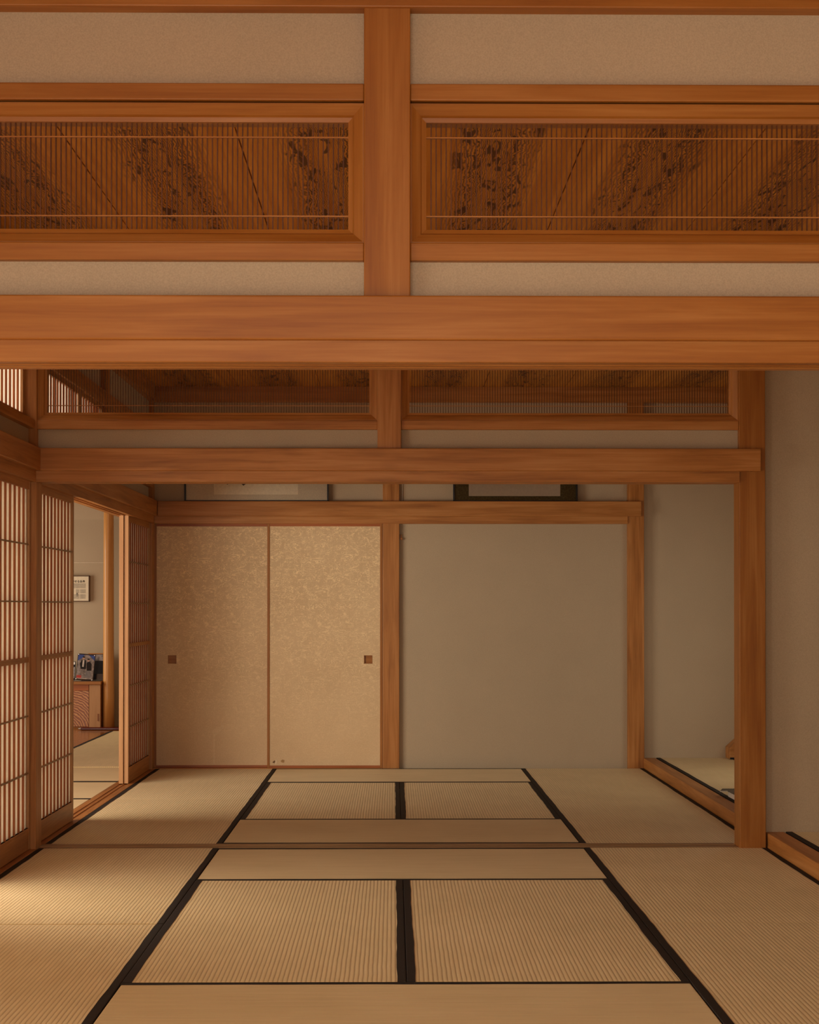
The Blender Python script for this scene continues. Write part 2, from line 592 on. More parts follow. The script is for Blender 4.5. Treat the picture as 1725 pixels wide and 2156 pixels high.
# ------------------------------------------------------------------ far wall
o = MB().box(0.043, 1.7296, W3 + 0.035, W3 + 0.10, -0.02, Z_KAMOI + 0.01)
o.box(XL - 0.02, -0.0795, W3 + 0.035, W3 + 0.10, Z_NAG1 - 0.03, Z_C0).box(0.043, 1.7296, W3 + 0.035, W3 + 0.10, Z_NAG1 - 0.03, Z_C0)
o.box(XL - 0.1, 2.9, W3 + 0.125, W3 + 0.2, -0.1, 2.85)
struct(o.build('wall_back', PLASTER), 'beige plaster of the far wall around the sliding doors', 'wall')
slab('wall_alcove_end', 1.8525, 2.9, W3 + 0.05, W3 + 0.12, 0.0, 2.84, PLASTER, 'end wall of the far alcove, half in shade')
beam(XL - 0.02, 1.7296, W3 - 0.012, W3 + 0.11, Z_KAMOI, Z_NAG0 + 0.02, 'x', 'door head rail of the far wall', 'aged', 0.002)
beam(XL + 0.02, 1.828, W3 - 0.030, W3 + 0.02, Z_NAG0, Z_NAG1, 'x', 'broad wooden beam of the far wall under the framed calligraphy', 'aged', 0.004)
beam(XL - 0.02, 2.9, W3 - 0.01, W3 + 0.12, Z_C0, Z_CEIL, 'x', 'ceiling rail along the far wall', 'aged')
beam(XL - 0.02, -0.0795, W3 - 0.005, W3 + 0.11, -0.02, 0.004, 'x', 'floor track under the sliding doors', 'aged', 0.001, 'sill')


# ------------------------------------------------------------------ left wall with screens
def left_run(y0, y1, nm, sd, tone='aged', ranma=True):
    ym = (y0 + y1) / 2
    for nme, za, up in (('floor track', -0.05, False), ('door head', Z_KAMOI, True)):
        _trim[0] += 1
        zb = 0.0015 if not up else Z_NAG0 + 0.02
        g0, g1, d = 0.025, 0.055, 0.012
        if up:
            pts = [(XL, zb), (XL, za)]
            for s in (g0 + 0.004, g0 + 0.036):
                pts += [(XL - s, za), (XL - s, za + d), (XL - s - 0.022, za + d), (XL - s - 0.022, za)]
            pts += [(XL - 0.12, za), (XL - 0.12, zb)]
        else:
            pts = [(XL + 0.006, za), (XL + 0.006, zb)]
            for s in (g0 + 0.004, g0 + 0.036):
                pts += [(XL - s, zb), (XL - s, zb - 0.004), (XL - s - 0.022, zb - 0.004), (XL - s - 0.022, zb)]
            pts += [(XL - 0.12, zb), (XL - 0.12, za)]
        o = MB().prism(pts, 'y', y0, y1).build('trim_%d' % _trim[0], wood('y', tone), None, 0.0008)
        struct(o, 'grooved %s of the left screens in the %s room' % (nme, nm), 'sill' if not up else 'beam')
    beam(XL - 0.02, XL + 0.026, y0 - 0.005, y1 - 0.02, Z_NAG0, Z_NAG1, 'y', 'broad beam over the left paper screens of the %s room' % nm, tone, 0.004)
    beam(XL - 0.112, XL - 0.008, y0, y1, Z_R0, Z_R1, 'y', 'rail under the high paper windows of the %s room' % nm, tone)
    beam(XL - 0.112, XL - 0.008, y0, y1, Z_T0 - 0.045, Z_T1, 'y', 'rail over the high paper windows of the %s room' % nm, tone)
    beam(XL - 0.12, XL + 0.01, y0, y1, Z_C0, Z_CEIL, 'y', 'ceiling rail on the left of the %s room' % nm, tone)
    beam(XL - 0.115, XL - 0.004, ym - 0.05, ym + 0.05, Z_NAG1 - 0.01, Z_C0, 'z', 'short post between the high paper windows of the %s room' % nm, tone, 0.003, 'post')
    mb = MB()
    for a, b in ((y0, ym - 0.05), (ym + 0.05, y1)):
        mb.box(XL - 0.09, XL - 0.04, a, b, Z_NAG1 - 0.1, Z_R0).box(XL - 0.09, XL - 0.04, a, b, Z_T1, Z_C0)
    struct(mb.build('wall_left_%s' % nm, PLASTER), 'plaster strips over the left screens of the %s room' % nm, 'wall')


left_run(-1.5, W1 - 0.01, 'front', 'left')
left_run(W1 + 0.11, W2, 'near', 'left')
left_run(W2 + T, W3 - 0.06, 'far', 'left')


def shoji(xc, y0, y1, label, group, z0=0.004, z1=Z_KAMOI + 0.006, high=False):
    """sliding paper screen: slats towards the room (+X), paper behind"""
    r = thing('shoji_screen' if not high else 'high_paper_window', label, 'paper screen', (xc, (y0 + y1) / 2, z0), group)
    xf, xb = xc + 0.0145, xc - 0.0145
    st = 0.032
    top, bot = (0.045, 0.105) if not high else (0.026, 0.030)
    fr = MB()
    fr.box(xb, xf, y0, y0 + st, z0, z1)
    fr.build('stile', wood('z', 'cedar'), r, 0.0015)
    MB().box(xb, xf, y1 - st, y1, z0, z1).build('stile', wood('z', 'cedar'), r, 0.0015)
    rl = MB()
    rl.box(xb, xf - 0.001, y0 + st, y1 - st, z1 - top, z1)
    rl.build('top_rail', wood('y', 'aged'), r, 0.0015)
    rb = MB()
    rb.box(xb, xf - 0.001, y0 + st, y1 - st, z0, z0 + bot)
    if not high:
        rb.box(xb, xf + 0.0005, y0 + st, y1 - st, z0 + bot - 0.012, z0 + bot)
    rb.build('bottom_rail', wood('y', 'aged'), r, 0.0015)
    ya, yb, za, zb = y0 + st, y1 - st, z0 + bot, z1 - top
    lt = MB()
    n = round((yb - ya) / (0.085 if not high else 0.075))
    for i in range(1, n):
        c = ya + (yb - ya) * i / n
        lt.box(xc + 0.0015, xc + 0.0115, c - 0.0035, c + 0.0035, za, zb)
    lt.build('upright_slats', wood('z', 'red'), r)
    if not high:
        for z in (1.495, 1.215, 0.655, 0.376):
            MB().box(xc + 0.001, xc + 0.0122, ya, yb, z - 0.0035, z + 0.0035).build('cross_bar', wood('y', 'grey'), r)
        MB().box(xb, xf - 0.001, ya, yb, 0.918, 0.943).build('middle_rail', wood('y', 'aged'), r, 0.001)
    MB().box(xc - 0.0002, xc + 0.0012, ya - 0.003, yb + 0.003, za - 0.003, zb + 0.003).build('paper', PAPER, r)
    return r


XI, XO = XL - 0.041, XL - 0.073
g = 'paper screens along the left wall'
shoji(XI, 6.612, 7.548, 'left screen in the near room, ending at the dark corner post', g)
shoji(XO, 6.590, 7.526, 'outer screen stacked behind the near room left screen', g)
shoji(XI, 7.672, 8.560, 'far room screen between the corner post and the open gap', g)
shoji(XO, 7.682, 8.570, 'outer screen stacked behind the far room screen left of the gap', g)
shoji(XI, 10.320, 11.238, 'inner screen beyond the gap, beside the sliding doors', g)
shoji(XO, 10.310, 11.228, 'outer screen whose lit edge shows just left of the inner one beyond the gap', g)
shoji(XI, 4.87, 5.79, 'unseen left screen, slid forward to narrow the light on the near mat', g)  # out of view; slid forward to narrow the light on the left mat
shoji(XO, 3.980, 4.90, 'outer screen beside the near lintel wall on the left', g)
g2 = 'high paper windows over the left screens'
for y0, y1, lb in ((W1 + 0.115, 5.71, 'high paper window of the near room nearer the viewer'),
                   (5.81, W2 - 0.004, 'high paper window of the near room, bright strips at the upper left corner'),
                   (W2 + T + 0.004, 9.405, 'nearer high paper window of the far room seen through the transom'),
                   (9.505, W3 - 0.065, 'farther high paper window of the far room seen through the transom')):
    ym = (y0 + y1) / 2
    shoji(XI, y0, ym + 0.20, lb + ', first leaf', g2, Z_R1, Z_T0 - 0.045, True)
    shoji(XO if y0 < W2 else XI, ym + 0.205, y1, lb + ', second leaf', g2, Z_R1, Z_T0 - 0.045, True)
for y0, y1, lb in ((-1.48, 1.12, 'rear'), (1.22, 3.84, 'forward')):
    shoji(XO, y0, y1, 'high paper window in the %s half of the front room' % lb, g2, Z_R1, Z_T0 - 0.045, True)

slab('wall_alcove_divider', XR, 2.92, W2 + 0.055, W2 + 0.12, 0.0, 2.84, PLASTER, 'end wall of the near alcove right of the tall post')
slab('wall_alcove_front', XR, 2.92, W1 + 0.0, W1 + 0.06, -0.05, 2.84, PLASTER, 'wall closing the near alcove behind the lintel')
# raised alcove edge beams
XS0, XS1, ZS = XR + 0.010, XR + 0.104, 0.072
beam(XS0, XS1, W1 + 0.13, W2 + 0.055, -0.03, ZS, 'y', 'raised wooden edge of the near alcove at lower right', 'aged', 0.006, 'sill')
beam(XS0, XS1, W2 + 0.125, W3 + 0.05, -0.03, ZS, 'y', 'raised wooden edge of the far alcove', 'aged', 0.006, 'sill')


# ------------------------------------------------------------------ sill between the rooms
def sill(x0, x1, y0, y1, label):
    _trim[0] += 1
    zt = 0.002
    w = y1 - y0
    pts = [(y0, -0.05), (y0, zt)]
    for s in (0.30, 0.58):
        pts += [(y0 + w * s, zt), (y0 + w * s, zt - 0.004), (y0 + w * s + 0.02, zt - 0.004), (y0 + w * s + 0.02, zt)]
    pts += [(y1, zt), (y1, -0.05)]
    o = MB().prism(pts, 'x', x0, x1).build('trim_%d' % _trim[0], wood('x', 'grey'), None, 0.0008)
    struct(o, label, 'sill')


sill(XL, 1.709, 7.574, 7.705, 'grooved wooden floor sill dividing the two rooms')
sill(XL, XR, W1 - 0.03, 3.962, 'grooved wooden floor sill of the near lintel wall')


# ------------------------------------------------------------------ tatami
def wav_strip(mb, a0, a1, b0, b1, z, axis, edge_sign, seed):
    """cloth border: outer edge b0 straight, inner edge b1 wavering a little"""
    rnd = random.Random(seed)
    n = 48
    ph = [rnd.uniform(0, 6.28) for _ in range(4)]
    base = len(mb.v)
    for i in range(n + 1):
        t = a0 + (a1 - a0) * i / n
        w = 0.0011 * math.sin(t * 5.1 + ph[0]) + 0.0008 * math.sin(t * 13.7 + ph[1]) + 0.0005 * math.sin(t * 31 + ph[2])
        for (b, zz) in ((b0, -0.045), (b0, z - 0.0006), (b0 + (b1 - b0) * 0.12, z), (b1 + w * edge_sign, z), (b1 + w * edge_sign, z - 0.0016)):
            mb.v.append((b, t, zz) if axis == 'y' else (t, b, zz))
    for i in range(n):
        for j in range(4):
            q = base + i * 5 + j
            mb.f.append((q, q + 1, q + 6, q + 5))
    mb.f.append(tuple(base + j for j in range(5)))
    mb.f.append(tuple(base + n * 5 + j for j in reversed(range(5))))


_ms = [0]


def mat(x0, x1, y0, y1, axis, label, group, borders=(1, 1), z=0.0, name='tatami_mat'):
    """axis = direction of the long cloth borders"""
    _ms[0] += 1
    g_ = 0.0012
    x0 += g_
    x1 -= g_
    y0 += g_
    y1 -= g_
    r = thing(name, label, 'tatami mat', ((x0 + x1) / 2, (y0 + y1) / 2, z - 0.05), group)
    dz = 0.0007 * math.sin(_ms[0] * 2.1)
    zt = z + dz
    # woven face, softly rounded at the ends
    mb = MB().box(x0 + 0.001, x1 - 0.001, y0 + 0.001, y1 - 0.001, z - 0.05, zt)
    mb.build('woven_face', TAT_Y if axis == 'y' else TAT_X, r, 0.004)
    hw = 0.0285
    zb = zt + 0.0012
    lo, hi = (x0, x1) if axis == 'y' else (y0, y1)
    s0, s1 = (y0, y1) if axis == 'y' else (x0, x1)
    for k, (b0, b1) in enumerate(((lo, lo + hw), (hi, hi - hw))):
        if not borders[k]:
            continue
        m2 = MB()
        off = Vector((0, 0, 0))
        wav_strip(m2, s0, s1, b0, b1, zb, axis, 1, _ms[0] * 10 + k)
        m2.v = [(a, b, c + (z if c < -0.04 else 0)) for a, b, c in m2.v]
        m2.build('cloth_border', HERI, r)
    return r


JL, JC, JR = -0.860, 0.0415, 0.941
ML, MR = -1.747, 1.846
gn, gf = 'straw mats of the near room', 'straw mats of the far room'
mat(ML, JL, 5.765, 7.572, 'y', 'near room left mat, its far end at the floor sill', gn)
mat(ML, JL, 3.964, 5.765, 'y', 'near room left mat, lower left corner of the view, brightest by the screens', gn)
mat(JR, MR, 5.765, 7.572, 'y', 'near room right mat, reaching the foot of the tall right post', gn)
mat(JR, MR, 3.964, 5.765, 'y', 'near room right mat at the lower right corner of the view', gn)
mat(JL, JR, 6.680, 7.572, 'x', 'near room crosswise mat against the floor sill', gn)
mat(JL, JC, 4.868, 6.680, 'y', 'near room centre mat left of the thick middle border', gn)
mat(JC, JR, 4.868, 6.680, 'y', 'near room centre mat right of the thick middle border', gn)
mat(JL, JR, 3.964, 4.868, 'x', 'nearest crosswise mat along the bottom edge of the view', gn)
mat(ML, JL, 9.504, 11.292, 'y', 'far room left mat reaching the left sliding door', gf)
mat(ML, JL, 7.707, 9.504, 'y', 'far room left mat beside the open gap in the screens', gf)
mat(JR, MR, 9.504, 11.292, 'y', 'far room right mat reaching the far wall post', gf)
mat(JR, MR, 7.707, 9.504, 'y', 'far room right mat behind the tall right post', gf)
mat(JL, JR, 10.401, 11.292, 'x', 'crosswise mat against the far wall', gf)
mat(JL, JC, 8.611, 10.401, 'y', 'far room centre mat left of its middle border', gf)
mat(JC, JR, 8.611, 10.401, 'y', 'far room centre mat right of its middle border', gf)
mat(JL, JR, 7.707, 8.611, 'x', 'far room crosswise mat just beyond the floor sill', gf)
ga = 'straw mats in the alcoves'
mat(XS1 + 0.006, 2.52, 7.69, 11.35, 'y', 'raised mat in the far alcove behind the right post', ga, z=ZS)
mat(XS1 + 0.006, 2.74, 3.99, 7.60, 'y', 'raised mat in the near alcove at the right edge of the view', ga, z=ZS)
gs = 'straw mats of the side room'
XM = -2.717
mat(-3.70, -1.877, 8.60, 9.53, 'x', 'side room mat nearest in the gap', gs)
mat(-3.70, -1.877, 9.53, 10.47, 'x', 'side room mat between the two dark border lines', gs)
mat(-3.70, -1.877, 10.47, 11.39, 'x', 'side room mat just before the pale joint', gs, (1, 0))
mat(XM, -1.905, 11.45, 13.1, 'y', 'side room lengthwise mat past the pale joint', gs, (1, 0))
mat(XM, -1.905, 13.1, 14.76, 'y', 'side room lengthwise mat ending at the red lacquered bar', gs, (1, 0))
mat(-3.70, -1.877, 7.67, 8.60, 'x', 'side room mat hidden behind the screen left of the gap', gs)
slab('floor_side_near', -4.46, -1.877, -1.5, 7.66, -0.055, -0.001, wood('y', 'aged'), 'polished board floor of the veranda behind the screens', 'floor')
slab('floor_side_edge', -4.46, -3.705, 7.66, 11.39, -0.055, -0.001, wood('y', 'aged'), 'board floor at the garden side of the side room', 'floor')
FLOORW = wood('x', 'honey').copy()
FLOORW.name = 'polished_alcove_board'
FLOORW.node_tree.nodes['Principled BSDF'].inputs['Roughness'].default_value = 0.16
slab('floor_side_board', -4.46, XM - 0.003, 11.395, 15.3, -0.055, 0.0, FLOORW, 'glossy orange floor board in front of the low cabinet', 'floor')
slab('floor_side_end', XM, -1.9, 14.765, 15.3, -0.055, 0.0, FLOORW, 'glossy floor strip under the log post', 'floor')
slab('floor_front', -1.87, 1.96, -1.5, W1 - 0.03, -0.055, -0.001, TAT_X, 'straw matting of the room the camera stands in', 'floor')


# ------------------------------------------------------------------ fusuma
def fusuma_paper():
    m, nt, b = new_mat('fusuma_paper_swirls')
    v = coords(nt, (7, 7, 15), False)
    vr = coords(nt, (1, 1, 1), False)
    n1 = noise(nt, v, 1.5, 2.2, 0.5, 0.9)
    n2 = noise(nt, coords(nt, (11, 11, 24), False), 1.3, 1.5, 0.5, 1.3)

    def contour(n, lev, w):
        return math_n(nt, 'SUBTRACT', 1.0, math_n(nt, 'DIVIDE', math_n(nt, 'ABSOLUTE', math_n(nt, 'SUBTRACT', n, lev)), w), True)
    l = math_n(nt, 'MAXIMUM', contour(n1, 0.50, 0.020), contour(n2, 0.56, 0.022))
    l = math_n(nt, 'MAXIMUM', l, contour(n2, 0.43, 0.020))
    l = math_n(nt, 'MAXIMUM', l, contour(n1, 0.61, 0.020))
    brk = noise(nt, vr, 24, 2)
    l = math_n(nt, 'MULTIPLY', l, math_n(nt, 'MULTIPLY', math_n(nt, 'SUBTRACT', brk, 0.36, True), 7.0, True))
    # the gilt is worn off lower down
    sp = nt.nodes.new('ShaderNodeSeparateXYZ')
    nt.links.new(vr, sp.inputs[0])
    wear = math_n(nt, 'ADD', math_n(nt, 'MULTIPLY', math_n(nt, 'SUBTRACT', sp.outputs[2], 0.15), 0.75, True), 0.14)
    l = math_n(nt, 'MULTIPLY', l, wear)
    mot = noise(nt, vr, 130, 3, 0.6)
    st = noise(nt, vr, 2.2, 3)
    f = math_n(nt, 'ADD', math_n(nt, 'MULTIPLY', mot, 0.5), math_n(nt, 'MULTIPLY', st, 0.5))
    base = ramp(nt, f, [(0.35, (0.62, 0.44, 0.25)), (0.65, (0.74, 0.55, 0.33))])
    c = mix(nt, math_n(nt, 'MULTIPLY', l, 0.85), base, (0.98, 0.78, 0.47))
    nt.links.new(c, b.inputs['Base Color'])
    b.inputs['Roughness'].default_value = 0.62
    b.inputs['Specular IOR Level'].default_value = 0.4
    bump(nt, b, math_n(nt, 'ADD', l, math_n(nt, 'MULTIPLY', mot, 0.3)), 0.2, 0.001)
    return m


FUS = fusuma_paper()
SMEAR = plain('pale_smear', (0.715, 0.545, 0.335), 0.8, var=0.05)
TEAR = plain('torn_backing', (0.16, 0.08, 0.035), 0.8)
TEAR_PALE = plain('torn_paper_edge', (0.74, 0.60, 0.42), 0.8)
STAIN = plain('brown_stain', (0.40, 0.24, 0.10), 0.8)


def fusuma(x0, x1, y, label, hx):
    z0, z1 = 0.004, 1.806
    r = thing('fusuma_door', label, 'sliding door', ((x0 + x1) / 2, y + 0.01, z0), 'sliding doors in the far wall')
    ft = 0.0175
    fr = MB().box(x0, x0 + ft, y - 0.002, y + 0.018, z0, z1).box(x1 - ft, x1, y - 0.002, y + 0.018, z0, z1)
    fr.build('stile', wood('z', 'honey'), r, 0.0015)
    rl = MB().box(x0 + ft, x1 - ft, y - 0.001, y + 0.017, z0, z0 + ft).box(x0 + ft, x1 - ft, y - 0.001, y + 0.017, z1 - ft - 0.004, z1)
    rl.build('rail', wood('x', 'red'), r, 0.0015)
    # paper face with a square hole for the pull
    zc = 0.802
    h = 0.031
    pm = MB()
    ya, yb = y + 0.003, y + 0.015
    pm.box(x0 + ft, hx - h, ya, yb, z0 + ft, z1 - ft - 0.004).box(hx + h, x1 - ft, ya, yb, z0 + ft, z1 - ft - 0.004)
    pm.box(hx - h, hx + h, ya, yb, z0 + ft, zc - h).box(hx - h, hx + h, ya, yb, zc + h, z1 - ft - 0.004)
    pm.build('paper_face', FUS, r)
    hd = MB()
    w = 0.004
    hd.box(hx - h, hx + h, y + 0.0015, y + 0.014, zc + h - w, zc + h).box(hx - h, hx + h, y + 0.0015, y + 0.014, zc - h, zc - h + w)
    hd.box(hx - h, hx - h + w, y + 0.0015, y + 0.014, zc - h, zc + h).box(hx + h - w, hx + h, y + 0.0015, y + 0.014, zc - h, zc + h)
    hd.box(hx - h, hx + h, y + 0.012, y + 0.0145, zc - h, zc + h)
    hd.build('door_pull', wood('x', 'honey'), r)['label'] = 'small square recessed wooden pull'
    return r


fl = fusuma(XL - 0.012, -0.915, W3 + 0.034, 'left sliding door, shaded, square pull at its left edge', -1.634)
frr = fusuma(-0.9305, -0.0815, W3 + 0.010, 'right sliding door, brighter gilt swirls, small tears at its foot', -0.187)


def patch(pts, y, mat_, name, par):
    n = len(pts)
    mb = MB()
    mb.v = [(p[0], y, p[1]) for p in pts]
    mb.v += [(p[0], y + 0.0012, p[1]) for p in pts]
    mb.f = [tuple(range(n)), tuple(n + i for i in reversed(range(n)))] + [(i, (i + 1) % n, n + (i + 1) % n, n + i) for i in range(n)]
    return mb.build(name, mat_, par)


patch([(-0.893, 0.045), (-0.875, 0.060), (-0.872, 0.052), (-0.877, 0.038)], W3 + 0.0125, TEAR, 'tear', frr)
patch([(-0.870, 0.062), (-0.862, 0.066), (-0.858, 0.045), (-0.866, 0.030), (-0.874, 0.035), (-0.868, 0.048)], W3 + 0.0124, TEAR_PALE, 'tear_flap', frr)
patch([(-0.832, 0.055), (-0.818, 0.066), (-0.802, 0.060), (-0.806, 0.042), (-0.824, 0.044)], W3 + 0.0125, STAIN, 'stain', frr)

patch([(-1.332, 0.03), (-1.319, 0.03), (-1.318, 0.235), (-1.295, 0.255), (-1.262, 0.290), (-1.250, 0.298), (-1.255, 0.318), (-1.268, 0.322),
       (-1.276, 0.305), (-1.310, 0.298), (-1.336, 0.278), (-1.340, 0.262), (-1.330, 0.25)], W3 + 0.0365, SMEAR, 'pale_mark', fl)

# ------------------------------------------------------------------ frames over the far beam
BLACK = plain('black_lacquer', (0.010, 0.009, 0.010), 0.3, 0, 0.5, 0.1)
INK = plain('brush_ink', (0.03, 0.02, 0.015), 0.6)
GREYMAT = plain('grey_silk_mount', (0.72, 0.61, 0.45), 0.8, var=0.1, vs=200)
GREENMAT = plain('olive_brocade_mount', (0.145, 0.115, 0.045), 0.8, var=0.35, vs=90)
WASHI = plain('calligraphy_paper', (0.93, 0.82, 0.62), 0.8, var=0.05, vs=60)
WASHI_W = plain('white_calligraphy_paper', (0.90, 0.82, 0.68), 0.8, var=0.04, vs=60)


def glass_mat(ior=1.45):
    m, nt, b = new_mat('picture_glass')
    nt.nodes.remove(b)
    out = [n for n in nt.nodes if n.type == 'OUTPUT_MATERIAL'][0]
    tr = nt.nodes.new('ShaderNodeBsdfTransparent')
    gl = nt.nodes.new('ShaderNodeBsdfGlossy')
    gl.inputs['Roughness'].default_value = 0.03
    fr = nt.nodes.new('ShaderNodeFresnel')
    fr.inputs[0].default_value = ior
    mx = nt.nodes.new('ShaderNodeMixShader')
    nt.links.new(fr.outputs[0], mx.inputs[0])
    nt.links.new(tr.outputs[0], mx.inputs[1])
    nt.links.new(gl.outputs[0], mx.inputs[2])
    nt.links.new(mx.outputs[0], out.inputs[0])
    return m


GLASS = glass_mat()
THIN_GLASS = glass_mat(1.12)


def wall_frame(x0, x1, z0, z1, y, px0, px1, pz0, label, mount, sheet, name='framed_calligraphy'):
    r = thing(name, label, 'picture frame', ((x0 + x1) / 2, y, z0), 'framed calligraphy on the far beam')
    t = 0.012
    MB().box(x0, x1, y - 0.018, y + 0.004, z0, z0 + 0.007).box(x0, x1, y - 0.018, y + 0.004, z1 - t, z1).box(
        x0, x0 + t, y - 0.018, y + 0.004, z0, z1).box(x1 - t, x1, y - 0.018, y + 0.004, z0, z1).build('frame', BLACK, r, 0.001)
    MB().box(x0 + t, x1 - t, y - 0.004, y + 0.002, z0 + 0.007, z1 - t).build('mount', mount, r)
    MB().box(px0, px1, y - 0.006, y - 0.004, pz0, z1 - 0.06).build('paper', sheet, r)
    MB().box(x0 + t, x1 - t, y - 0.0145, y - 0.013, z0 + 0.007, z1 - t).build('glass_pane', GLASS, r)
    return r


YF = W3 + 0.005
f1 = wall_frame(-1.540, -0.477, Z_NAG1, 2.40, YF, -1.323, -0.704, 2.018, 'wide black framed calligraphy with grey mount, above the sliding doors', GREYMAT, WASHI)
f2 = wall_frame(0.440, 1.359, Z_NAG1, 2.40, YF, 0.556, 1.232, 2.008, 'black framed sheet with olive mount, above the plain plaster panel', GREENMAT, WASHI_W)


def stroke(pts, wds, y, par, name='brush_stroke'):
    mb = MB()
    for i, (p, w) in enumerate(zip(pts, wds)):
        j0, j1 = max(0, i - 1), min(len(pts) - 1, i + 1)
        dx, dz = pts[j1][0] - pts[j0][0], pts[j1][1] - pts[j0][1]
        L = math.hypot(dx, dz) or 1
        nx, nz = -dz / L * w, dx / L * w
        mb.v += [(p[0] + nx, y, p[1] + nz), (p[0] - nx, y, p[1] - nz)]
    for i in range(len(pts) - 1):
        mb.f.append((2 * i, 2 * i + 1, 2 * i + 3, 2 * i + 2))
    return mb.build(name, INK, par)


ys = YF - 0.0065
stroke([(-1.250, 2.20), (-1.235, 2.13), (-1.222, 2.092)], [0.010, 0.012, 0.004], ys, f1)
stroke([(-1.130, 2.17), (-1.120, 2.11), (-1.105, 2.094), (-1.075, 2.108)], [0.012, 0.013, 0.011, 0.003], ys, f1)
stroke([(-0.86, 2.19), (-0.845, 2.12), (-0.838, 2.094)], [0.012, 0.010, 0.003], ys, f1)
stroke([(-1.09, 2.30), (-1.02, 2.24), (-0.93, 2.26)], [0.010, 0.014, 0.006], ys, f1)

# slim hook by the middle post and the hanging cord
hk = thing('wooden_hook', 'tiny wooden hook beside the middle post of the far wall', 'hook', (0.056, W3 + 0.02, 1.69))
MB().box(0.050, 0.062, W3 + 0.020, W3 + 0.035, 1.695, 1.725).box(0.050, 0.066, W3 + 0.012, W3 + 0.024, 1.685, 1.700).build('hook_body', wood('z', 'honey'), hk, 0.001)
cd = MB().tube((0.066, W3 + 0.028, Z_NAG1 - 0.002), (0.064, W3 + 0.028, 2.66), 0.0028, 8).build('hanging_cord', plain('white_cord', (0.6, 0.55, 0.45), 0.7), None, 0, True)
tag(cd, 'thin white cord hanging beside the middle post above the far beam', 'cord')

# ------------------------------------------------------------------ side room objects
lg = MB().lathe(-2.805, 15.12, [(0.056, -0.0), (0.055, 0.3), (0.052, 0.8), (0.051, 1.3), (0.049, 1.8), (0.047, 2.3), (0.046, 2.64)], 40,
                lambda a, z: 0.03 * math.sin(3 * a + z * 1.3) + 0.02 * math.sin(5 * a - z * 2.1)).build('trim_95', wood('z', 'pale'), None, 0, True)
lg.data.materials[0] = lg.data.materials[0].copy()
lg.data.materials[0].node_tree.nodes['Principled BSDF'].inputs['Roughness'].default_value = 0.25
struct(lg, 'polished round log post in the side room', 'post')

LACQ = plain('red_lacquer', (0.085, 0.008, 0.006), 0.28, 0, 0.35, 0.1)
lb = thing('lacquered_bar', 'dark red lacquered bar lying on the floor before the log post', 'bar', (-2.5, 14.86, 0.0))
MB().box(-3.02, -1.92, 14.83, 14.875, 0.0, 0.028).build('bar_body', LACQ, lb, 0.008)
MB().tube((-3.022, 14.852, 0.014), (-3.045, 14.852, 0.014), 0.010, 12, 0.006).build('metal_tip', plain('nickel', (0.5, 0.45, 0.4), 0.3, 0.9), lb)

# low cabinet
cb = thing('low_cabinet', 'low wooden cabinet with wild grain door, under the photo frames', 'cabinet', (-3.3, 15.16, 0.0))
MB().box(-3.72, -2.868, 15.06, 15.295, 0.0, 0.430).build('body', wood('z', 'honey'), cb, 0.002)
MB().box(-3.74, -2.862, 15.03, 15.298, 0.430, 0.462).build('top_board', wood('x', 'honey'), cb, 0.003)
MB().box(-3.70, -2.985, 15.045, 15.062, 0.372, 0.430).build('apron', wood('x', 'red'), cb, 0.001)


def wild_mat():
    m, nt, b = new_mat('wild_grain_wood')
    tc = nt.nodes.new('ShaderNodeTexCoord')
    mp = nt.nodes.new('ShaderNodeMapping')
    mp.inputs['Scale'].default_value = (1.0, 1.0, 1.0)
    nt.links.new(tc.outputs['Object'], mp.inputs[0])
    wv = nt.nodes.new('ShaderNodeTexWave')
    wv.wave_type = 'RINGS'
    wv.rings_direction = 'Y'
    wv.inputs['Scale'].default_value = 13
    wv.inputs['Distortion'].default_value = 5.5
    wv.inputs['Detail'].default_value = 3
    wv.inputs['Detail Scale'].default_value = 1.3
    mp.inputs['Location'].default_value = (-0.10, 0, 0.02)
    nt.links.new(mp.outputs[0], wv.inputs[0])
    c = ramp(nt, wv.outputs['Fac'], [(0.3, (0.24, 0.060, 0.012)), (0.62, (0.36, 0.11, 0.026)), (0.92, (0.60, 0.30, 0.11))])
    nt.links.new(c, b.inputs['Base Color'])
    b.inputs['Roughness'].default_value = 0.35
    return m


MB().box(-3.70, -2.985, 15.050, 15.062, 0.02, 0.370).build('door', wild_mat(), cb, 0.001)['label'] = 'door panel with wild swirling grain'
d2 = MB().box(-2.980, -2.870, 15.046, 15.062, 0.01, 0.428).build('side_door', wood('z', 'cedar'), cb, 0.001)
MB().box(-2.899, -2.886, 15.040, 15.048, 0.075, 0.145).build('handle_slot', wood('z', 'dark'), d2, 0.001)

# photo stands on the cabinet
PH_BG = plain('photo_blue_backdrop', (0.06, 0.12, 0.42), 0.7)
PH_GR = plain('photo_grey_ground', (0.34, 0.30, 0.29), 0.7, var=0.5, vs=30)
PH_SUIT = plain('photo_black_suits', (0.012, 0.011, 0.014), 0.7)
PH_SKIN = plain('photo_skin', (0.62, 0.38, 0.28), 0.4)
PH_WHITE = plain('photo_white', (0.75, 0.70, 0.65), 0.35)
PH_RED = plain('photo_red', (0.55, 0.06, 0.05), 0.4)
ACR = plain('black_stand', (0.02, 0.02, 0.025), 0.15)
STUD = plain('steel_stud', (0.8, 0.78, 0.75), 0.25, 0.8)


